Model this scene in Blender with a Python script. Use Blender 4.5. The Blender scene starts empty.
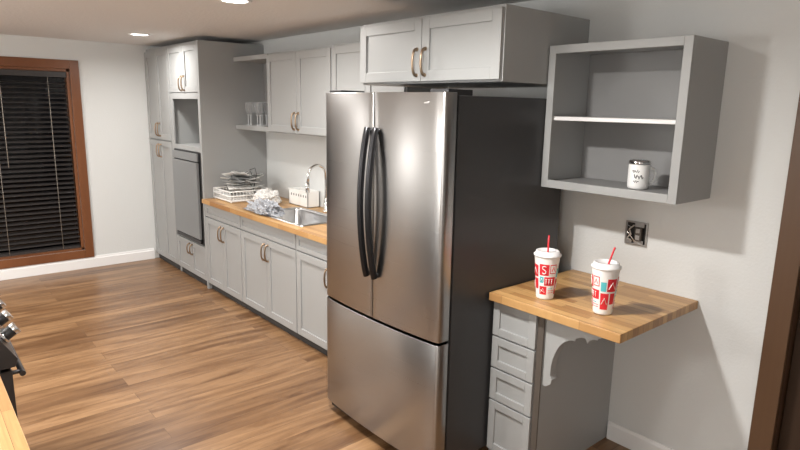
import bpy, bmesh, math, random
import numpy as np
from mathutils import Vector, Matrix, noise
random.seed(4)
sc=bpy.context.scene

# ------------------------------------------------------------------ materials
def new_mat(name):
    m=bpy.data.materials.new(name); m.use_nodes=True
    nt=m.node_tree; b=nt.nodes['Principled BSDF']
    return m,nt,b
def N(nt,t,**k):
    n=nt.nodes.new(t)
    for a,v in k.items(): setattr(n,a,v)
    return n
def plain(name,col,rough=.5,metal=0,bump=0,bscale=200,var=0,spec=None,coat=0,trans=0,emis=None,alpha=1):
    m,nt,b=new_mat(name)
    b.inputs['Base Color'].default_value=(*col,1)
    b.inputs['Roughness'].default_value=rough
    b.inputs['Metallic'].default_value=metal
    if spec is not None: b.inputs['Specular IOR Level'].default_value=spec
    b.inputs['Coat Weight'].default_value=coat
    b.inputs['Transmission Weight'].default_value=trans
    b.inputs['Alpha'].default_value=alpha
    tc=N(nt,'ShaderNodeTexCoord'); nz=N(nt,'ShaderNodeTexNoise')
    nt.links.new(tc.outputs['Object'],nz.inputs['Vector'])
    nz.inputs['Scale'].default_value=bscale; nz.inputs['Detail'].default_value=3
    if bump:
        bp=N(nt,'ShaderNodeBump'); bp.inputs['Strength'].default_value=bump; bp.inputs['Distance'].default_value=.004
        nt.links.new(nz.outputs['Fac'],bp.inputs['Height']); nt.links.new(bp.outputs['Normal'],b.inputs['Normal'])
    if var:
        nz2=N(nt,'ShaderNodeTexNoise'); nz2.inputs['Scale'].default_value=2.5
        nt.links.new(tc.outputs['Object'],nz2.inputs['Vector'])
        mx=N(nt,'ShaderNodeMix',data_type='RGBA')
        mx.inputs['A'].default_value=(*[c*(1-var) for c in col],1); mx.inputs['B'].default_value=(*[min(1,c*(1+var)) for c in col],1)
        nt.links.new(nz2.outputs['Fac'],mx.inputs['Factor']); nt.links.new(mx.outputs['Result'],b.inputs['Base Color'])
    if emis: 
        b.inputs['Emission Color'].default_value=(*emis[0],1); b.inputs['Emission Strength'].default_value=emis[1]
    return m
def planks(name,c1,c2,c3,length,width,swap,rough,grain=1.0,mortar=.0015,gs=(1.5,22),gmix=.5,bump=.15,ramp=(.38,.66),mdark=.3):
    m,nt,b=new_mat(name)
    tc=N(nt,'ShaderNodeTexCoord'); sp=N(nt,'ShaderNodeSeparateXYZ'); cb=N(nt,'ShaderNodeCombineXYZ')
    nt.links.new(tc.outputs['Object'],sp.inputs[0])
    a,c=('Y','X') if swap else ('X','Y')
    nt.links.new(sp.outputs[a],cb.inputs['X']); 
    ad=N(nt,'ShaderNodeMath',operation='ADD')
    nt.links.new(sp.outputs[c],ad.inputs[0]); ad.inputs[1].default_value=10.0
    nt.links.new(ad.outputs[0],cb.inputs['Y'])
    br=N(nt,'ShaderNodeTexBrick'); br.offset=.37; br.offset_frequency=2
    br.inputs['Scale'].default_value=1; br.inputs['Brick Width'].default_value=length; br.inputs['Row Height'].default_value=width
    br.inputs['Mortar Size'].default_value=mortar; br.inputs['Mortar Smooth'].default_value=.2; br.inputs['Bias'].default_value=0
    br.inputs['Color1'].default_value=(*c1,1); br.inputs['Color2'].default_value=(*c2,1); br.inputs['Mortar'].default_value=(*[x*mdark for x in c2],1)
    nt.links.new(cb.outputs[0],br.inputs['Vector'])
    mp=N(nt,'ShaderNodeMapping'); mp.inputs['Scale'].default_value=(gs[0],gs[1],1)
    va=N(nt,'ShaderNodeVectorMath',operation='ADD')
    vm=N(nt,'ShaderNodeVectorMath',operation='SCALE'); vm.inputs['Scale'].default_value=37
    nt.links.new(br.outputs['Color'],vm.inputs[0]); nt.links.new(cb.outputs[0],va.inputs[0]); nt.links.new(vm.outputs[0],va.inputs[1])
    nt.links.new(va.outputs[0],mp.inputs['Vector'])
    nz=N(nt,'ShaderNodeTexNoise'); nz.inputs['Scale'].default_value=1; nz.inputs['Detail'].default_value=6; nz.inputs['Roughness'].default_value=.65; nz.inputs['Distortion'].default_value=.8
    nt.links.new(mp.outputs[0],nz.inputs['Vector'])
    rp=N(nt,'ShaderNodeValToRGB'); rp.color_ramp.elements[0].position=ramp[0]; rp.color_ramp.elements[1].position=ramp[1]
    rp.color_ramp.elements[0].color=(*c3,1); rp.color_ramp.elements[1].color=(1,1,1,1)
    nt.links.new(nz.outputs['Fac'],rp.inputs[0])
    mx=N(nt,'ShaderNodeMix',data_type='RGBA',blend_type='MULTIPLY'); mx.inputs['Factor'].default_value=gmix
    nt.links.new(br.outputs['Color'],mx.inputs['A']); nt.links.new(rp.outputs[0],mx.inputs['B'])
    nt.links.new(mx.outputs['Result'],b.inputs['Base Color'])
    b.inputs['Roughness'].default_value=rough
    bp=N(nt,'ShaderNodeBump'); bp.inputs['Strength'].default_value=bump; bp.inputs['Distance'].default_value=.002
    nt.links.new(nz.outputs['Fac'],bp.inputs['Height']); nt.links.new(bp.outputs[0],b.inputs['Normal'])
    return m
def brushed(name,col,rough,tangent=(0,0,1),aniso=.75):
    m,nt,b=new_mat(name)
    b.inputs['Base Color'].default_value=(*col,1); b.inputs['Metallic'].default_value=1; b.inputs['Roughness'].default_value=rough
    b.inputs['Anisotropic'].default_value=aniso
    cx=N(nt,'ShaderNodeCombineXYZ')
    for i in range(3): cx.inputs[i].default_value=tangent[i]
    nt.links.new(cx.outputs[0],b.inputs['Tangent'])
    tc=N(nt,'ShaderNodeTexCoord'); mp=N(nt,'ShaderNodeMapping'); mp.inputs['Scale'].default_value=(.6,.6,500)
    nz=N(nt,'ShaderNodeTexNoise'); nz.inputs['Scale'].default_value=1.5; nz.inputs['Detail'].default_value=1
    nt.links.new(tc.outputs['Object'],mp.inputs[0]); nt.links.new(mp.outputs[0],nz.inputs['Vector'])
    mr=N(nt,'ShaderNodeMapRange'); mr.inputs['To Min'].default_value=rough*.96; mr.inputs['To Max'].default_value=rough*1.04
    nt.links.new(nz.outputs['Fac'],mr.inputs['Value']); nt.links.new(mr.outputs[0],b.inputs['Roughness'])
    return m

M_cab=plain('cabinet_gray_paint',(.335,.342,.34),.42,bump=.03)
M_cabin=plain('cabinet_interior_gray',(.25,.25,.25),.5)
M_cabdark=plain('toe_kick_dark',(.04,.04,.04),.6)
M_taupe=plain('dark_taupe',(.085,.07,.058),.6)
M_wall=plain('wall_paint',(.65,.665,.66),.7,bump=.3,bscale=80)
M_ceil=plain('ceiling_texture',(.74,.73,.72),.85,bump=1,bscale=38)
M_white=plain('white_trim',(.82,.82,.82),.4)
M_floor=planks('wood_floor_planks',(.335,.197,.098),(.20,.108,.051),(.34,.25,.18),1.7,.128,True,.34,gs=(1.3,11),gmix=.85,ramp=(.34,.62),mdark=.55,mortar=.0011)
M_butcher=planks('butcher_block',(.64,.40,.17),(.36,.18,.065),(.6,.5,.4),.42,.042,False,.35,gs=(3,60),gmix=.45,mortar=.0006)
M_steel=brushed('brushed_stainless',(.40,.395,.39),.28,aniso=.8)
M_sinkst=plain('sink_steel',(.62,.62,.62),.28,1)
M_dark=plain('fridge_side_gray',(.060,.060,.063),.42,.3,bump=.05)
M_black=plain('black_plastic',(.015,.015,.016),.35)
M_handle=plain('dark_steel_handle',(.045,.045,.048),.28,.9)
M_ovst=plain('oven_door_steel',(.10,.10,.105),.28,.9)
M_bronze=plain('satin_bronze',(.36,.27,.19),.34,1)
M_wood=planks('window_wood',(.22,.085,.032),(.18,.066,.025),(.5,.4,.35),2,.5,True,.35,gs=(2,50),mortar=0)
M_dwood=planks('door_wood_dark',(.05,.028,.016),(.038,.02,.012),(.5,.4,.35),3,.8,False,.4,gs=(2,50),mortar=0)
M_casing=planks('casing_wood',(.12,.064,.032),(.09,.048,.025),(.5,.4,.35),3,.8,False,.4,gs=(2,50),mortar=0)
M_night=plain('night_glass',(.004,.004,.006),.06,spec=.5)
M_slat=plain('blind_slat',(.034,.030,.029),.4)
M_cord=plain('blind_cord',(.40,.36,.31),.8)
M_chrome=plain('chrome',(.75,.75,.75),.12,1)
M_lamp=plain('lamp_lens',(1,1,1),.5,emis=((1,.96,.90),10))
M_glass=plain('clear_glass',(.6,.63,.65),.03,alpha=.11)
M_rim=plain('glass_rim',(.8,.82,.84),.05,alpha=.6)
M_foam=plain('cup_foam_white',(.82,.81,.79),.5)
M_red=plain('cup_red',(.66,.022,.035),.45)
M_teal=plain('cup_teal',(.10,.50,.55),.45)
M_lid=plain('cup_lid',(.80,.80,.80),.3)
M_mug=plain('mug_white',(.85,.85,.84),.3)
M_ink=plain('ink_black',(.02,.02,.02),.4)
M_bag=plain('plastic_bag_film',(.46,.48,.52),.15,alpha=.75)
M_cloth=plain('white_cloth',(.66,.65,.63),.8,bump=.3,bscale=60)
M_bx=plain('white_plastic',(.82,.82,.80),.35)
M_oven=plain('oven_gray_panel',(.24,.25,.255),.35,.3)
M_plate=plain('galvanized_box',(.42,.41,.40),.4,.8)

# ------------------------------------------------------------------ builder (x, d, z) ; world y=-d
class B:
    def __init__(s,name): s.name=name; s.bm=bmesh.new(); s.mats=[]
    def mi(s,m):
        if m not in s.mats: s.mats.append(m)
        return s.mats.index(m)
    def v(s,p): return s.bm.verts.new((p[0],-p[1],p[2]))
    def f(s,vs,m,sm=False):
        try: fc=s.bm.faces.new(vs)
        except ValueError: return
        fc.material_index=s.mi(m); fc.smooth=sm
    def box(s,x0,x1,d0,d1,z0,z1,m):
        q=[s.v((x,d,z)) for z in (z0,z1) for d in (d0,d1) for x in (x0,x1)]
        for i in ((0,1,3,2),(4,5,7,6),(0,1,5,4),(2,3,7,6),(0,2,6,4),(1,3,7,5)): s.f([q[j] for j in i],m)
    def loft(s,rings,m,closed=True,caps=True,sm=True):
        R=[[s.v(p) for p in r] for r in rings]; n=len(R[0])
        for a,b in zip(R,R[1:]):
            for i in range(n if closed else n-1):
                mm=m(i) if callable(m) else m
                s.f([a[i],a[(i+1)%n],b[(i+1)%n],b[i]],mm,sm)
        if caps:
            mm=m(0) if callable(m) else m
            s.f(R[0],mm); s.f(R[-1],mm)
    def tube(s,pts,r,m,seg=8,r2=None,closed=False):
        P=[Vector(p) for p in pts]; rings=[]; n=len(P)
        up=None
        for i,p in enumerate(P):
            if closed: t=(P[(i+1)%n]-P[i-1]).normalized()
            else: t=((P[min(i+1,n-1)]-P[max(i-1,0)])).normalized()
            if up is None:
                up=Vector((0,0,1)) if abs(t.z)<.9 else Vector((1,0,0))
            a=(up-t*up.dot(t)).normalized(); b=t.cross(a); up=a
            rr=r(i/(n-1)) if callable(r) else r
            rings.append([p+a*math.cos(k*2*math.pi/seg)*rr+b*math.sin(k*2*math.pi/seg)*(rr if r2 is None else r2) for k in range(seg)])
        if closed: rings.append(rings[0])
        s.loft(rings,m,caps=not closed)
    def revolve(s,prof,c,m,seg=24,sm=True):
        R=[]
        for r,z in prof:
            R.append([s.v((c[0]+max(r,1e-5)*math.cos(k*2*math.pi/seg),c[1]+max(r,1e-5)*math.sin(k*2*math.pi/seg),c[2]+z)) for k in range(seg)])
        for j,(a,b) in enumerate(zip(R,R[1:])):
            for i in range(seg):
                mm=m(i,j) if callable(m) else m
                s.f([a[i],a[(i+1)%seg],b[(i+1)%seg],b[i]],mm,sm)
    def disc(s,c,r,axis,h,m,seg=24):
        A=Vector(axis).normalized(); u=A.orthogonal().normalized(); w=A.cross(u)
        s.loft([[Vector(c)+A*t+(u*math.cos(k*2*math.pi/seg)+w*math.sin(k*2*math.pi/seg))*r for k in range(seg)] for t in (0,h)],m)
    def prism_z(s,poly,z0,z1,m,sm=False): s.loft([[(x,d,z0) for x,d in poly],[(x,d,z1) for x,d in poly]],m,sm=sm)
    def prism_d(s,poly,d0,d1,m,sm=False): s.loft([[(x,d0,z) for x,z in poly],[(x,d1,z) for x,z in poly]],m,sm=sm)
    def prism_x(s,poly,x0,x1,m,sm=False): s.loft([[(x0,d,z) for d,z in poly],[(x1,d,z) for d,z in poly]],m,sm=sm)
    def shaker(s,x0,x1,z0,z1,d,m=None,w=.055):
        m=m or M_cab
        g=.002; x0+=g;x1-=g;z0+=g;z1-=g
        w=min(w,(z1-z0)*.32,(x1-x0)*.3)
        s.box(x0,x1,d+.010,d+.02,z0,z1,m)
        s.box(x0,x0+w,d,d+.011,z0,z1,m); s.box(x1-w,x1,d,d+.011,z0,z1,m)
        s.box(x0+w,x1-w,d,d+.011,z0,z0+w,m); s.box(x0+w,x1-w,d,d+.011,z1-w,z1,m)
    def pull(s,x,z,d,L=.13,vert=True,out=.032):
        pts=[]
        for i in range(13):
            t=i/12; a=math.pi*t
            off=-math.cos(a)*L/2
            o=out*math.sin(a)**.6 if 0<i<12 else 0
            pts.append((x,d-o,z+off) if vert else (x+off,d-o,z))
        s.tube(pts,lambda t:.0065+.003*abs(2*t-1)**3,M_bronze)
        for q in (-1,1):
            c=(x,d,z+q*L/2) if vert else (x+q*L/2,d,z)
            s.disc(c,.011,(0,-1,0),.004,M_bronze,12)
    def done(s,bevel=.0025,seg=2,sub=0,parent=None):
        bm=s.bm; bmesh.ops.recalc_face_normals(bm,faces=bm.faces)
        co=[v.co for v in bm.verts]
        mn=Vector([min(c[i] for c in co) for i in range(3)]); mxx=Vector([max(c[i] for c in co) for i in range(3)])
        o=Vector(((mn.x+mxx.x)/2,(mn.y+mxx.y)/2,mn.z))
        bmesh.ops.translate(bm,verts=bm.verts,vec=-o)
        me=bpy.data.meshes.new(s.name); bm.to_mesh(me); bm.free()
        for m in s.mats: me.materials.append(m)
        ob=bpy.data.objects.new(s.name,me); ob.location=o; sc.collection.objects.link(ob)
        if parent:
            ob.parent=parent; ob.location=o-parent.location
        if bevel:
            md=ob.modifiers.new('bevel','BEVEL'); md.width=bevel; md.segments=seg; md.limit_method='ANGLE'; md.angle_limit=math.radians(50)
        return ob

# ------------------------------------------------------------------ room
W=2.80; D=6.82; H=2.345; XB=-1.9; DL=-2.3
b=B('floor'); b.box(XB-.1,D+.1,DL-.1,W+.25,-.1,0,M_floor); b.done(0)
b=B('ceiling'); b.box(XB-.1,D+.1,DL-.1,W+.25,H,H+.1,M_ceil); b.done(0)
b=B('wall_right'); b.box(.745,D+.12,W,W+.12,0,H,M_wall); b.box(XB,-.12,W,W+.12,0,H,M_wall); b.box(-.12,.745,W,W+.12,2.05,H,M_wall); b.done(0)
wy0,wy1,wz0,wz1=-.45,1.42,.20,2.06
b=B('wall_back')
b.box(D,D+.12,DL,wy0,0,H,M_wall); b.box(D,D+.12,wy1,W,0,H,M_wall)
b.box(D,D+.12,wy0,wy1,0,wz0,M_wall); b.box(D,D+.12,wy0,wy1,wz1,H,M_wall); b.done(0)
b=B('wall_left'); b.box(XB,D,DL-.12,DL,0,H,M_wall); b.done(0)
b=B('wall_front'); b.box(XB-.12,XB,DL,W,0,H,M_wall); b.done(0)
b=B('baseboard_back'); 
b.prism_d([(D-.018,0),(D,0),(D,.12),(D-.008,.12),(D-.012,.10),(D-.018,.095)],DL+.02,2.13,M_white); b.done(.001)
b=B('baseboard_right')
b.prism_x([(W-.016,0),(W,0),(W,.10),(W-.008,.10),(W-.016,.085)],.83,1.50,M_white); b.done(.001)
b=B('window_1')
cw=.085
b.box(D-.022,D,wy0-cw,wy0,wz0-cw,wz1+cw,M_wood); b.box(D-.022,D,wy1,wy1+cw,wz0-cw,wz1+cw,M_wood)
b.box(D-.022,D,wy0,wy1,wz0-cw,wz0,M_wood); b.box(D-.022,D,wy0,wy1,wz1,wz1+cw,M_wood)
for a0,a1,c0,c1 in ((wy0,wy0+.03,wz0,wz1),(wy1-.03,wy1,wz0,wz1),(wy0,wy1,wz0,wz0+.03),(wy0,wy1,wz1-.03,wz1)):
    b.box(D,D+.12,a0,a1,c0,c1,M_wood)
b.box(D+.05,D+.12,.46,.51,wz0,wz1,M_wood)
b.box(D+.09,D+.10,wy0,wy1,wz0,wz1,M_night)
win=b.done(.003)
b=B('window_blinds')
b.box(D-.015,D+.045,wy0+.035,wy1-.035,wz1-.085,wz1-.032,M_slat)
z=wz0+.055
while z<wz1-.10:
    t=math.radians(22); hw=.024
    dx=hw*math.cos(t); dz=hw*math.sin(t)
    b.prism_d([(D+.015-dx,z-dz),(D+.015+dx,z+dz),(D+.015+dx,z+dz+.003),(D+.015-dx,z-dz+.003)],wy0+.04,wy1-.04,M_slat)
    z+=.0475
b.box(D-.008,D+.038,wy0+.04,wy1-.04,wz0+.034,wz0+.05,M_slat)
for d in (-.2,.3,.75,1.22):
    b.tube([(D-.011,d,wz0+.04),(D-.011,d,wz1-.05)],.0022,M_cord,6)
b.tube([(D-.018,.82,1.1),(D-.018,.82,wz1-.06)],.003,M_cord,6)
b.done(0,parent=win)
b=B('trim_1')
b.box(.73,.822,W-.022,W,0,2.05+.09,M_casing); b.box(-.21,-.12+.015,W-.022,W,0,2.14,M_casing); b.box(-.105,.73,W-.022,W,2.035,2.14,M_casing)
b.box(.73,.744,W,W+.12,0,2.035,M_casing); b.box(-.119,-.105,W,W+.12,0,2.035,M_casing); b.box(-.105,.73,W,W+.12,2.035,2.049,M_casing)
b.done(.004)
b=B('door_1')
b.box(-.102,.727,W+.05,W+.09,.008,2.03,M_dwood)
for x0,x1 in ((-.0,.27),(.35,.62)):
    for z0,z1 in ((.2,.75),(.88,1.9)):
        b.box(x0,x1,W+.042,W+.051,z0,z1,M_dwood)
b.revolve([(0,-.02),(.02,-.02),(.028,0),(.02,.02),(0,.025)],(-.04,W+.0,1.0),M_bronze,16)
b.tube([(-.04,W+.0,1.0),(-.04,W+.05,1.0)],.01,M_bronze)
b.done(.006)

# ------------------------------------------------------------------ recessed ceiling lights
LC=(1,.965,.925)
def downlight(x,d,power,r=.075):
    b=B('recessed_light')
    b.revolve([(r,-.001),(r+.022,-.002),(r+.022,-.006),(r+.002,-.008),(r-.002,-.002)],(x,d,H),M_white,32)
    b.revolve([(0,-.0035),(r,-.0035),(r,-.001)],(x,d,H),M_lamp,32)
    ob=b.done(0)
    l=bpy.data.lights.new('downlight','AREA'); l.shape='DISK'; l.size=2*r; l.energy=power; l.color=LC; l.spread=math.radians(165)
    o=bpy.data.objects.new('downlight_beam',l); o.parent=ob; o.location=Vector((x,-d,H-.012))-ob.location; sc.collection.objects.link(o)
downlight(5.75,1.79,16); downlight(3.43,1.62,32); downlight(1.8,1.1,56)
downlight(5.4,-.2,46); downlight(3.4,-.9,34)  # unseen pair, added to light the other half of the kitchen
# fill lamps added outside the view to brighten ceiling and room
def add_fill_lamp(x,d,z,power):
    b=B('fill_lamp')
    b.revolve([(0,H-z),(.06,H-z),(.06,H-z-.02),(.006,H-z-.025),(.006,.27),(.05,.26),(.055,.24),(0,.24)],(x,d,z),M_chrome,20)
    ob=b.done(0)
    l=bpy.data.lights.new('fill_point','POINT'); l.energy=power; l.shadow_soft_size=.23; l.color=LC
    o=bpy.data.objects.new('fill_point',l); o.parent=ob; o.location=Vector((x,-d,z))-ob.location; sc.collection.objects.link(o)
add_fill_lamp(-.5,-1.4,1.75,70); add_fill_lamp(3.2,-1.8,1.75,80); add_fill_lamp(5.0,-1.5,1.75,32)

# ------------------------------------------------------------------ tall cabinets
F=2.15
TX0,TX1,TX2=5.34,6.12,6.81
b=B('pantry_cabinet')
b.box(TX1+.001,TX2,F+.021,W-.002,.06,2.30,M_cab)
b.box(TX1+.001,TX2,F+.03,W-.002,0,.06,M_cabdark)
mid=(TX1+TX2)/2
for x0,x1 in ((TX1+.005,mid),(mid,TX2-.004)):
    b.shaker(x0,x1,1.365,2.27,F); b.shaker(x0,x1,.07,1.355,F)
for s_ in (-1,1):
    b.pull(mid+s_*.035,1.47,F); b.pull(mid+s_*.035,1.25,F)
b.done()
b=B('oven_cabinet')
t=.03
b.box(TX0,TX0+t,F+.0,W-.002,.0,2.30,M_cab); b.box(TX1-t,TX1-.001,F+.021,W-.002,0,2.30,M_cab)
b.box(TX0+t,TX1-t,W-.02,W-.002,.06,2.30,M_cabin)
b.box(TX0+t,TX1-t,F+.021,W-.02,1.84,2.30,M_cab)
b.box(TX0+t,TX1-t,F+.021,W-.02,1.305,1.34,M_cab)
b.box(TX0+t,TX1-t,F+.021,W-.02,.06,.41,M_cab)
b.box(TX0+t,TX1-t,F+.03,F+.10,0,.06,M_cabdark)
b.box(TX0+t,TX0+.06,F+.003,F+.021,.41,1.84,M_cab); b.box(TX1-.07,TX1-.001,F+.003,F+.021,.41,1.84,M_cab)
b.box(TX0+.06,TX1-.07,F+.003,F+.021,1.785,1.84,M_cab); b.box(TX0+.06,TX1-.07,F+.003,F+.021,1.30,1.345,M_cab)
b.box(TX0+t,TX0+.05,F+.003,F+.021,1.84,2.29,M_cab)
m2=(TX0+TX1)/2
for x0,x1 in ((TX0+.03,m2),(m2,TX1-.005)):
    b.shaker(x0,x1,1.845,2.275,F); b.shaker(x0,x1,.07,.40,F)
for s_ in (-1,1): b.pull(m2+s_*.035,1.93,F); b.pull(m2+s_*.035,.32,F,L=.1)
ovc=b.done()
b=B('built_in_oven')
b.box(TX0+.062,TX1-.072,F+.022,W-.1,.412,1.302,M_black)
b.box(TX0+.045,TX1-.06,F-.004,F+.002,.415,1.298,M_black)
b.box(TX0+.062,TX1-.072,F-.004,F+.022,.42,1.29,M_black)
b.box(TX0+.085,TX1-.075,F-.03,F-.004,.47,1.20,M_oven)
b.box(TX0+.085,TX1-.075,F-.022,F-.004,1.21,1.285,M_oven)
b.box(TX0+.085,TX1-.075,F-.02,F-.004,.425,.46,M_black)
b.done(.004,parent=ovc)

def base(name,x0,x1,sink=False):
    b=B(name)
    zt=.66 if sink else .838
    b.box(x0+.001,x1-.001,F+.021,W-.002,.06,zt,M_cab)
    if sink: b.box(x0+.001,x1-.001,F+.021,F+.035,zt,.838,M_cab)
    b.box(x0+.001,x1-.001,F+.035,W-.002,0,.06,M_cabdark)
    m=(x0+x1)/2
    b.shaker(x0+.004,x1-.004,.715,.832,F,w=.035)
    for a,c in ((x0+.004,m),(m,x1-.004)): b.shaker(a,c,.068,.708,F)
    for s_ in (-1,1): b.pull(m+s_*.03,.60,F)
    return b.done()
base('base_cabinet',4.60,5.338); base('base_cabinet',3.69,4.60,sink=True); base('base_cabinet',2.78,3.69)
SX0,SX1,SD0,SD1=3.72,4.40,2.22,2.60
b=B('countertop')
cz0,cz1=.84,.877
for x0,x1,d0,d1 in ((2.76,SX0,2.122,W-.002),(SX1,5.337,2.122,W-.002),(SX0,SX1,2.122,SD0),(SX0,SX1,SD1,W-.002)):
    b.box(x0,x1,d0,d1,cz0,cz1,M_butcher)
bmesh.ops.remove_doubles(b.bm,verts=b.bm.verts,dist=1e-5)
b.done(0)
b=B('kitchen_sink')
r=.025; e=.003
def rrect(x0,x1,d0,d1,z,r,n=5):
    o=[]
    for cx,cd,a0 in ((x1-r,d1-r,0),(x0+r,d1-r,90),(x0+r,d0+r,180),(x1-r,d0+r,270)):
        for k in range(n+1):
            a=math.radians(a0+90*k/n); o.append((cx+r*math.cos(a),cd+r*math.sin(a),z))
    return o
zr=cz1+.001
rings=[rrect(SX0-r,SX1+r,SD0-r,SD1+r,zr,.04),rrect(SX0-r+.004,SX1+r-.004,SD0-r+.004,SD1+r-.004,zr+.008,.04),
       rrect(SX0+e,SX1-e,SD0+e,SD1-e,zr+.005,.05),rrect(SX0+.008,SX1-.008,SD0+.008,SD1-.008,zr-.01,.05),
       rrect(SX0+.015,SX1-.015,SD0+.015,SD1-.015,.73,.05),rrect(SX0+.04,SX1-.04,SD0+.04,SD1-.04,.70,.05)]
b.loft(rings,M_sinkst,caps=False)
b.f([b.v(p) for p in rings[-1]],M_sinkst)
b.disc(((SX0+SX1)/2,(SD0+SD1)/2,.7005),.045,(0,0,1),.004,M_chrome)
b.done(0)
b=B('kitchen_faucet')
fx,fd=4.11,2.69
b.revolve([(0,0),(.028,0),(.028,.012),(.018,.02),(.016,.10),(.014,.13),(0,.13)],(fx,fd,cz1),M_chrome)
pts=[(fx,fd,cz1+.1)]
for i in range(4): pts.append((fx,fd,cz1+.12+.05*i))
R_=.085
for i in range(1,13):
    a=math.pi*i/12*1.05
    pts.append((fx+.0,fd-R_+R_*math.cos(a),cz1+.31+R_*math.sin(a)))
pts.append((fx,fd-2*R_-.006,cz1+.23))
b.tube(pts,.0115,M_chrome,12)
b.tube([(fx,fd-2*R_-.005,cz1+.25),(fx,fd-2*R_-.008,cz1+.18)],.016,M_chrome,12)
b.tube([(fx-.015,fd,cz1+.06),(fx-.06,fd-.01,cz1+.075),(fx-.10,fd-.02,cz1+.11)],.007,M_chrome)
b.done(0)

# ------------------------------------------------------------------ wall cabinets
UF=2.47; UZ0,UZ1=1.516,2.17
def wallcab(name,x0,x1,z0,z1,d):
    b=B(name); b.box(x0+.001,x1-.001,d+.021,W-.002,z0,z1,M_cab)
    m=(x0+x1)/2
    for a,c in ((x0+.004,m),(m,x1-.004)): b.shaker(a,c,z0+.008,z1-.012,d)
    for s_ in (-1,1): b.pull(m+s_*.032,z0+.105,d)
    return b.done()
wallcab('wall_cabinet',3.705,4.68,UZ0,UZ1,UF)
wallcab('wall_cabinet',2.88,3.703,UZ0,UZ1+.01,UF)
wallcab('wall_cabinet',1.81,2.872,1.872,2.207,2.115)
b=B('open_wall_shelf')
b.box(4.682,TX0-.002,UF+.015,W-.002,2.13,UZ1,M_cab)
b.box(4.682,TX0-.002,UF+.015,W-.002,UZ0,UZ0+.04,M_cab)
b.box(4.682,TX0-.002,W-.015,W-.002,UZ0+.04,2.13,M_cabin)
b.box(4.682,4.70,UF+.03,W-.015,UZ0+.04,2.13,M_cab)
b.done()
for gx,gd in ((4.93,2.53),(5.02,2.55),(5.11,2.53),(5.20,2.55),(5.06,2.66),(5.16,2.67)):
    b=B('wine_glass')
    c=(gx,gd,UZ0+.041)
    b.revolve([(0,0),(.034,0),(.034,.002),(.006,.006)],c,M_rim,20)
    b.revolve([(.006,.006),(.0045,.02),(.0045,.085),(.012,.098)],c,M_rim,12)
    b.revolve([(.012,.098),(.030,.118),(.036,.145),(.034,.18),(.030,.21),(.0288,.21),(.0325,.18),(.0345,.145),(.028,.12),(.01,.103),(0,.101)],c,M_glass,20)
    b.tube([(gx+.0295*math.cos(k*math.pi/10),gd+.0295*math.sin(k*math.pi/10),UZ0+.251) for k in range(20)],.0013,M_rim,6,closed=True)
    b.done(0)

# ------------------------------------------------------------------ refrigerator
b=B('refrigerator')
fx0,fx1=1.806,2.722; xc=(fx0+fx1)/2; hw=(fx1-fx0)/2
FZ=1.815
def fd_(x): return 1.752+.024*((x-xc)/hw)**2
def doorpoly(x0,x1,r0,r1,back=1.845):
    p=[(x0,back)]
    n=14
    for i in range(5):
        a=math.pi/2*i/4; p.append((x0+r0-r0*math.cos(a),fd_(x0)+r0-r0*math.sin(a)))
    for i in range(1,n):
        x=x0+r0+(x1-r1-x0-r0)*i/n; p.append((x,fd_(x)))
    for i in range(5):
        a=math.pi/2*i/4; p.append((x1-r1+r1*math.sin(a),fd_(x1)+r1-r1*math.cos(a)))
    p.append((x1,back))
    return p
b.prism_z(doorpoly(fx0,xc-.003,.018,.008),.70,FZ,M_steel,True)
b.prism_z(doorpoly(xc+.003,fx1,.008,.018),.70,FZ,M_steel,True)
b.prism_z(doorpoly(fx0,fx1,.018,.018),.065,.686,M_steel,True)
b.box(fx0+.008,fx1-.008,1.846,1.862,.07,FZ-.01,M_black)
b.box(fx0+.003,fx1-.003,1.86,2.65,.05,FZ-.012,M_dark)
b.box(fx0+.02,fx1-.02,1.80,1.86,.02,.062,M_black)
for x0 in (fx0+.03,fx1-.08):
    for d0 in (1.83,2.5): b.box(x0,x0+.05,d0,d0+.05,0,.055,M_black)
for x0,x1 in ((fx0+.01,fx0+.12),(fx1-.12,fx1-.01)): b.box(x0,x1,1.80,1.95,FZ-.013,FZ+.014,M_black)
def fh(x,z0,z1):
    pts=[]
    for i in range(21):
        t=i/20; o=.016+.042*math.sin(math.pi*t)**.8
        pts.append((x,1.755-o,z0+(z1-z0)*t))
    b.tube(pts,.015,M_handle,12,r2=.017)
    b.tube([(x,1.76,z0+.012),(x,1.735,z0+.012)],.013,M_handle); b.tube([(x,1.76,z1-.012),(x,1.735,z1-.012)],.013,M_handle)
fh(xc+.030,.915,1.65); fh(xc-.034,.915,1.65)
b.disc((xc+.03,1.722,1.60),.008,(0,-1,0),.006,M_red,12)
b.box(fx0+.03,fx1-.03,1.80,1.84,.686,.70,M_black)
b.box(fx0+.09,fx0+.17,1.765,1.772,1.765,1.775,M_plate)
b.done(.002)

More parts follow.
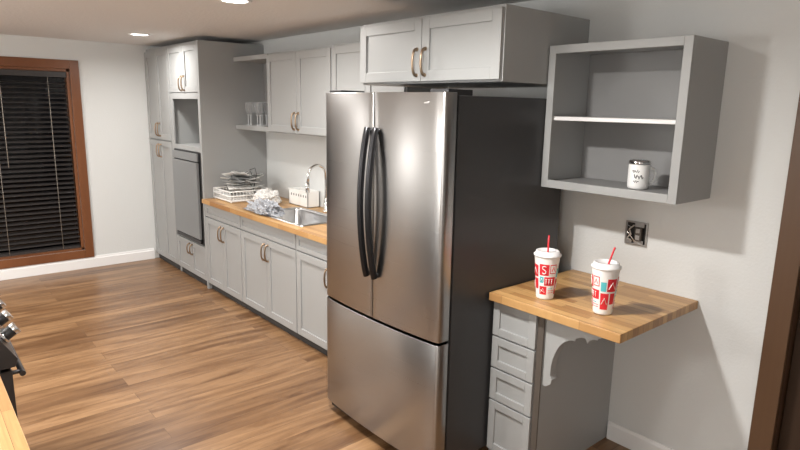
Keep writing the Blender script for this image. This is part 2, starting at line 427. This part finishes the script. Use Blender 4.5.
# ------------------------------------------------------------------ desk / coffee bar
DZ0,DZ1=.845,.885; dF=2.14
b=B('drawer_cabinet')
x0,x1=1.507,1.80
b.box(x0,x1,dF+.021,W-.002,.0,DZ0-.001,M_cab)
b.box(x0-.0,x0+.035,dF+.012,dF+.021,0,DZ0-.001,M_taupe)  # dark taupe strip down the front edge
for z0,z1 in ((.662,.838),(.496,.658),(.326,.492),(.05,.322)): b.shaker(x0+.034,x1-.001,z0,z1,dF,w=.04)
b.done()
b=B('desk_countertop'); b.box(1.115,1.80,2.105,W-.002,DZ0,DZ1,M_butcher); b.done(.003)
b=B('corbel_bracket')
T=DZ0-.001; xx=x0-.001
pts=[(xx,T),(xx-.275,T),(xx-.275,T-.030),(xx-.262,T-.033),(xx-.262,T-.040)]
for i in range(7):
    a=math.pi*i/6*.5; pts.append((xx-.262+.05*math.sin(a)*.9,T-.042-.028*(1-math.cos(a))))
for i in range(7):
    a=math.pi/2*i/6; pts.append((xx-.155-.055*math.cos(a),T-.070+.018*math.sin(a*2)))
for i in range(12):
    a=math.pi/2*i/11; pts.append((xx-.155+.115*math.sin(a),T-.080-.19*(1-math.cos(a))))
pts+=[(xx-.04,T-.285),(xx-.05,T-.30),(xx-.045,T-.325),(xx-.02,T-.345),(xx,T-.345)]
b.prism_d(pts,2.165,2.21,M_cab); b.done(.002)

b=B('open_cube_shelf')
x0,x1,z0,z1,d0=1.12,1.805,1.370,2.052,2.465
b.box(x0,x0+.018,d0+.018,W-.002,z0,z1,M_cab); b.box(x1-.018,x1,d0+.018,W-.002,z0,z1,M_cab)
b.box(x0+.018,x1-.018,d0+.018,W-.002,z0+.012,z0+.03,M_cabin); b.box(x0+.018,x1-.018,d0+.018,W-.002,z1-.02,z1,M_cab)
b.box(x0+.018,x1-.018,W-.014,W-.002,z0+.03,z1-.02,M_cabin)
fw_=.038
b.box(x0,x0+fw_,d0,d0+.018,z0,z1,M_cab); b.box(x1-fw_,x1,d0,d0+.018,z0,z1,M_cab)
b.box(x0+fw_,x1-fw_,d0,d0+.018,z0,z0+fw_,M_cab); b.box(x0+fw_,x1-fw_,d0,d0+.018,z1-fw_,z1,M_cab)
b.box(x0+.019,x1-.019,d0+.022,W-.016,1.70,1.718,M_white)
b.done(.0015)

def wrapline(b,c,R,path,r,m,ang0):
    pts=[]
    for (s_,z) in path:
        rad=R(z) if callable(R) else R
        a=ang0-s_/rad
        pts.append((c[0]+rad*math.cos(a),c[1]+rad*math.sin(a),c[2]+z))
    b.tube(pts,r,m,6)
b=B('coffee_mug')
mx,md,mz=1.365,2.60,z0+.031
R_m=.047
b.revolve([(0,0),(.040,0),(.045,.006),(R_m,.02),(R_m,.105),(.045,.112)],(mx,md,mz),M_mug,32)
b.revolve([(.045,.112),(.048,.113),(.048,.126),(.042,.131),(0,.131)],(mx,md,mz),M_chrome,32)
hp=[]
for i in range(13):
    a=-math.pi/2+math.pi*i/12; o=R_m-.004+.034*max(0,math.cos(a))**.6
    hp.append((mx-o*.65,md+o*.76,mz+.06+.034*math.sin(a)))
b.tube(hp,.0065,M_mug)
ang=math.atan2(-md,-mx)
wrapline(b,(mx,md,mz),R_m,[(-.030+.004*i,.082+.008*math.sin(i*2.4)) for i in range(9)],.0017,M_ink,ang)
wrapline(b,(mx,md,mz),R_m,[(-.020+.0045*i,.058+.010*math.cos(i*1.9)) for i in range(10)],.0022,M_ink,ang)
wrapline(b,(mx,md,mz),R_m,[(-.022+.004*i,.036+.006*math.sin(i*2.6)) for i in range(7)],.0018,M_ink,ang)
b.done(0)

b=B('electrical_outlet')
ox,oz=1.45,1.15
b.box(ox-.058,ox-.050,W-.010,W-.001,oz-.06,oz+.06,M_plate); b.box(ox+.050,ox+.058,W-.010,W-.001,oz-.06,oz+.06,M_plate)
b.box(ox-.050,ox+.050,W-.010,W-.001,oz+.052,oz+.06,M_plate); b.box(ox-.050,ox+.050,W-.010,W-.001,oz-.06,oz-.052,M_plate)
b.box(ox-.050,ox+.050,W-.004,W-.001,oz-.052,oz+.052,M_black)
b.box(ox-.042,ox+.006,W-.014,W-.010,oz+.034,oz+.056,M_plate); b.box(ox-.042,ox+.006,W-.014,W-.010,oz-.056,oz-.034,M_plate)
b.box(ox-.034,ox-.002,W-.026,W-.008,oz-.034,oz+.034,M_taupe)
for zz in (-.017,.017): b.box(ox-.028,ox-.008,W-.029,W-.026,oz+zz-.011,oz+zz+.011,M_plate)
b.tube([(ox+.012,W-.008,oz+.04),(ox+.03,W-.022,oz+.02),(ox+.018,W-.024,oz-.005),(ox+.038,W-.02,oz-.025),(ox+.02,W-.008,oz-.045)],.004,M_cord)
b.tube([(ox+.044,W-.008,oz+.035),(ox+.022,W-.018,oz+.03),(ox+.04,W-.022,oz+.005),(ox+.0,W-.014,oz-.04)],.0035,M_chrome)
b.box(ox+.022,ox+.046,W-.014,W-.008,oz-.05,oz-.032,M_plate)
b.done(.001)

# foam cups: printed colour blocks modelled as thin decals wrapped on the cup; +s runs to the right as you face the cup
def cup(x,d,lean,shift):
    b=B('foam_cup_with_straw')
    rb,rt,h=.040,.058,.205
    nz=20; lv=[h*i/nz for i in range(nz+1)]
    prof=[(0,0),(rb-.004,0)]+[(rb+(rt-rb)*z_/h,max(z_,.003)) for z_ in lv]
    c=(x,d,DZ1+.001)
    b.revolve(prof,c,M_foam,48)
    Rz=lambda z:rb+(rt-rb)*z/h+.0004
    cam_a=math.atan2(-d,-x)
    def patch(s0,s1,z0,z1,m,off=.0):
        n=6; g=[]
        for zz in (z0,z1):
            row=[]
            for k in range(n+1):
                R0=Rz(zz)+off; a=cam_a-(s0+(s1-s0)*k/n)/.05
                row.append((c[0]+R0*math.cos(a),c[1]+R0*math.sin(a),c[2]+zz))
            g.append(row)
        b.loft(g,m,closed=False,caps=False)
    def line(path,r,m):
        pts=[]
        for s_,z in path:
            a=cam_a-s_/.05; R0=Rz(z)+.0010; pts.append((c[0]+R0*math.cos(a),c[1]+R0*math.sin(a),c[2]+z))
        b.tube(pts,r,m,6)
    P=.157
    for rep in (-1,0):
        o=shift+rep*P
        # initial block
        patch(o-.030,o+.012,.118,.172,M_red)
        S=[(.008,.160),(.001,.164),(-.007,.160),(-.007,.151),(0,.146),(.007,.141),(.007,.132),(0,.127),(-.008,.131)]
        line([(o-.009+a_,z_) for a_,z_ in S],.0024,M_foam)
        patch(o+.016,o+.046,.128,.172,M_red); patch(o+.019,o+.043,.132,.168,M_foam,.0005); 
        line([(o+.024,.140),(o+.031,.160),(o+.038,.140)],.0018,M_red)
        # middle band
        patch(o-.030,o-.010,.082,.112,M_teal); line([(o-.026,.090),(o-.020,.104),(o-.014,.090)],.0014,M_foam)
        patch(o-.007,o+.046,.070,.122 if False else .112,M_red)
        for k in range(3): line([(o+.002+.013*k,.078),(o+.002+.013*k,.096)],.0016,M_foam); line([(o-.001+.013*k,.104),(o+.002+.013*k,.097),(o+.005+.013*k,.104)],.0013,M_foam)
        # bottom
        patch(o-.030,o+.006,.026,.076 if False else .066,M_red); line([(o-.024,.036),(o-.012,.056),(o-.002,.036),(o-.024,.048)],.0015,M_foam)
        patch(o+.010,o+.046,.030,.064,M_foam,.0003); line([(o+.014,.036),(o+.042,.036)],.0016,M_red); line([(o+.014,.046),(o+.042,.046)],.0016,M_red); line([(o+.014,.056),(o+.034,.056)],.0016,M_teal)
        # second panel filling the rest of the wrap
        patch(o+.052,o+.088,.026,.100,M_red); line([(o+.058,.05),(o+.070,.08),(o+.082,.05)],.0018,M_foam)
        patch(o+.052,o+.074,.108,.150,M_teal); patch(o+.078,o+.120,.108,.165,M_red)
        line([(o+.085,.120),(o+.099,.150),(o+.113,.120)],.0018,M_foam)
        patch(o+.094,o+.120,.050,.100,M_red)
    b.revolve([(rt-.002,h-.004),(rt+.004,h-.002),(rt+.005,h+.006),(rt-.002,h+.010),(rt-.006,h+.022),(rt-.012,h+.024),(rt-.014,h+.014),(0,h+.014)],c,M_lid,48)
    b.tube([(x,d,DZ1+.05),(x-lean*.5,d,DZ1+h+.02),(x-lean*1.6,d-.005,DZ1+h+.095)],.0042,M_red,8)
    b.done(0)
cup(1.585,2.25,.003,.0); cup(1.303,2.28,.022,-.066)

# ------------------------------------------------------------------ counter clutter
b=B('dish_drying_rack')
rx0,rx1,rd0,rd1,rz=4.95,5.31,2.23,2.64,cz1
def loop(z,e=0):
    return [(rx0-e,rd0-e,z),(rx1+e,rd0-e,z),(rx1+e,rd1+e,z),(rx0-e,rd1+e,z)]
for z in (rz+.02,rz+.06,rz+.10):
    L=loop(z,.0)
    for i in range(4): b.tube([L[i],L[(i+1)%4]],.005,M_bx,6)
for i in range(15):
    x=rx0+(rx1-rx0)*i/14
    b.tube([(x,rd0,rz+.10),(x,rd0,rz+.012),(x,rd1,rz+.012),(x,rd1,rz+.10)],.003,M_bx,6)
for i in range(14):
    d=rd0+(rd1-rd0)*i/13
    b.tube([(rx0,d,rz+.10),(rx0,d,rz+.012),(rx1,d,rz+.012),(rx1,d,rz+.10)],.003,M_bx,6)
for q in (rx0+.01,rx1-.01):
    for d in (rd0+.01,rd1-.01): b.tube([(q,d,rz),(q,d,rz+.02)],.006,M_bx)
rnd=random.Random(5)
for i in range(22):
    c=Vector((5.12+rnd.uniform(-.04,.04),2.43+rnd.uniform(-.07,.07),rz+.108+i*.0055))
    A=Vector((rnd.uniform(-.25,.25),rnd.uniform(-.25,.25),1)).normalized()
    th=rnd.uniform(0,3.1); u=Vector((math.cos(th),math.sin(th),0)); u=(u-A*u.dot(A)).normalized(); w=A.cross(u)
    hx,hy=rnd.uniform(.10,.15),rnd.uniform(.06,.10); cur=rnd.uniform(-.02,.03)
    rows=[]
    for k in range(7):
        s_=-1+k/3
        rows.append([c+u*hx*s_+w*hy*q+A*(cur*s_*s_) for q in (-1,1)])
    top=[[p+A*.002 for p in r_] for r_ in rows]
    mm_=rnd.choice([M_mug,M_bx,M_cloth,M_cloth,M_bx,M_cab])
    b.loft([[r_[0],r_[1],t_[1],t_[0]] for r_,t_ in zip(rows,top)],mm_,sm=False)
for k in range(5):
    b.tube([(5.05+.03*k,2.5,rz+.08),(5.01+.05*k,2.52,rz+.24),(5.0+.055*k,2.50,rz+.30-.018*k),(5.03+.05*k,2.46,rz+.28-.018*k)],.003,M_chrome if k%2 else M_black,6)
b.done(0)

def crumple(name,c,s,mat,seed,sub=4,amp=.25,flat=0,ridge=0,rot=0,rx=None):
    bm=bmesh.new(); bmesh.ops.create_icosphere(bm,subdivisions=sub,radius=1)
    for v in bm.verts:
        p=v.co.copy(); n=noise.fractal(p*1.7+Vector((seed,0,0)),.6,2.1,4)+.5*abs(noise.noise(p*5+Vector((0,seed,0))))
        n+=ridge*(abs(noise.noise(p*3.1+Vector((seed,3,0))))+.6*abs(noise.noise(p*7+Vector((1,seed,0)))))
        q=p*(1+amp*n)
        v.co=Vector((q.x*s[0],q.y*s[1],max(q.z,-flat)*s[2]))
    if rx:
        k=rx/max(abs(v.co.x) for v in bm.verts)
        for v in bm.verts: v.co.x*=k
    mz_=min(v.co.z for v in bm.verts)
    for v in bm.verts: v.co.z-=mz_
    for f in bm.faces: f.smooth=ridge==0
    me=bpy.data.meshes.new(name); bm.to_mesh(me); bm.free(); me.materials.append(mat)
    o=bpy.data.objects.new(name,me); o.location=(c[0],-c[1],c[2]); o.rotation_euler[2]=rot; sc.collection.objects.link(o); return o
crumple('dish_towel',(4.775,2.50,cz1+.002),(.12,.10,.075),M_cloth,3,sub=5,flat=.5,ridge=.6,rx=.145)
crumple('plastic_bag',(4.33,2.24,cz1+.013),(.24,.06,.06),M_bag,9,sub=5,amp=.5,flat=.3,ridge=1.3,rx=.30)
b=B('utensil_caddy')
x0,x1,d0,d1=4.36,4.68,2.665,2.785
b.box(x0,x1,d0,d0+.005,cz1+.001,cz1+.14,M_bx); b.box(x0,x1,d1-.005,d1,cz1+.001,cz1+.14,M_bx)
b.box(x0,x0+.005,d0,d1,cz1+.001,cz1+.14,M_bx); b.box(x1-.005,x1,d0,d1,cz1+.001,cz1+.14,M_bx); b.box(x0,x1,d0,d1,cz1+.001,cz1+.006,M_bx)
b.box(x0+.13,x0+.135,d0,d1,cz1+.001,cz1+.12,M_bx)
b.box(x0-.004,x1+.004,d0-.004,d0+.006,cz1+.132,cz1+.142,M_bx)
for i in range(7):
    b.box(x0+.025+i*.04,x0+.036+i*.04,d0-.0012,d0,cz1+.085,cz1+.105,M_ink)
b.done(0)

# ------------------------------------------------------------------ range + near counter (left)
b=B('kitchen_range')
x0,x1=2.42,3.33
b.box(x0,x1,-.46,.20,.08,.90,M_black)
b.box(x0+.02,x1-.02,-.44,.17,0,.08,M_black)
b.prism_x([(.20,.80),(.245,.80),(.255,.83),(.20,.925),(.16,.925),(.16,.80)],x0,x1,M_ovst)
b.box(x0,x1,-.46,.16,.90,.915,M_black)
b.box(x0+.01,x1-.01,.20,.235,.24,.785,M_ovst); b.box(x0+.10,x1-.10,.235,.238,.36,.66,M_night)
b.box(x0+.01,x1-.01,.20,.23,.09,.23,M_ovst)
b.tube([(x0+.06,.272,.745),(x1-.06,.272,.745)],.011,M_ovst,12)
for x in (x0+.09,x1-.09): b.tube([(x,.235,.745),(x,.272,.745)],.009,M_ovst)
ax=Vector((0,.085,.055)).normalized()
for i in range(5):
    c=Vector((x0+.09+i*.18,.222,.888))
    b.disc(c,.028,ax,.012,M_chrome,20); b.disc(c+ax*.012,.022,ax,.032,M_black,20); b.disc(c+ax*.044,.024,ax,.016,M_chrome,20)
for gx in (x0+.04,x0+.33,x0+.62):
    for k in range(5): b.box(gx+k*.055,gx+k*.055+.012,-.42,.12,.928,.942,M_black)
    for dd in (-.42,-.16,.108): b.box(gx,gx+.232,dd,dd+.012,.915,.928,M_black)
b.done(.002)
b=B('counter_cabinet')
b.box(.9,2.41,-.46,.14,.10,.835,M_cab); b.box(.9,2.41,-.44,.09,0,.10,M_cabdark)
for a,c in ((.905,1.40),(1.40,1.905),(1.905,2.405)):
    for (p0,p1,q0,q1) in ((a,c,.11,.70),(a,c,.71,.83)):
        w=.05 if q1-q0>.3 else .03; g=.002
        b.box(p0+g,p1-g,.14,.152,q0,q1,M_cab)
        b.box(p0+g,p0+w,.152,.16,q0,q1,M_cab); b.box(p1-w,p1-g,.152,.16,q0,q1,M_cab); b.box(p0+w,p1-w,.152,.16,q0,q0+w,M_cab); b.box(p0+w,p1-w,.152,.16,q1-w,q1,M_cab)
b.done()
b=B('butcher_block_counter'); b.box(.88,2.415,-.48,.178,.836,.875,M_butcher); b.done(.003)

# ------------------------------------------------------------------ world, camera
w=bpy.data.worlds.new('night'); sc.world=w; w.use_nodes=True
w.node_tree.nodes['Background'].inputs[0].default_value=(.01,.012,.02,1); w.node_tree.nodes['Background'].inputs[1].default_value=.3
p=[592.958,.7056426,.1966017,.0191448]
f,yaw,pit,roll=p
fw=Vector((math.cos(yaw)*math.cos(pit),-math.sin(yaw)*math.cos(pit),-math.sin(pit)))
r=fw.cross(Vector((0,0,1))).normalized(); u=r.cross(fw)
r2=r*math.cos(roll)+u*math.sin(roll); u2=-r*math.sin(roll)+u*math.cos(roll)
cd=bpy.data.cameras.new('camera'); cam=bpy.data.objects.new('camera',cd); sc.collection.objects.link(cam)
mt=Matrix((( r2.x,u2.x,-fw.x,0),(r2.y,u2.y,-fw.y,0),(r2.z,u2.z,-fw.z,1.75),(0,0,0,1)))
cam.matrix_world=mt
cd.sensor_width=36; cd.lens=f/800*36; cd.clip_start=.05
sc.camera=cam
sc.view_settings.view_transform='Standard'
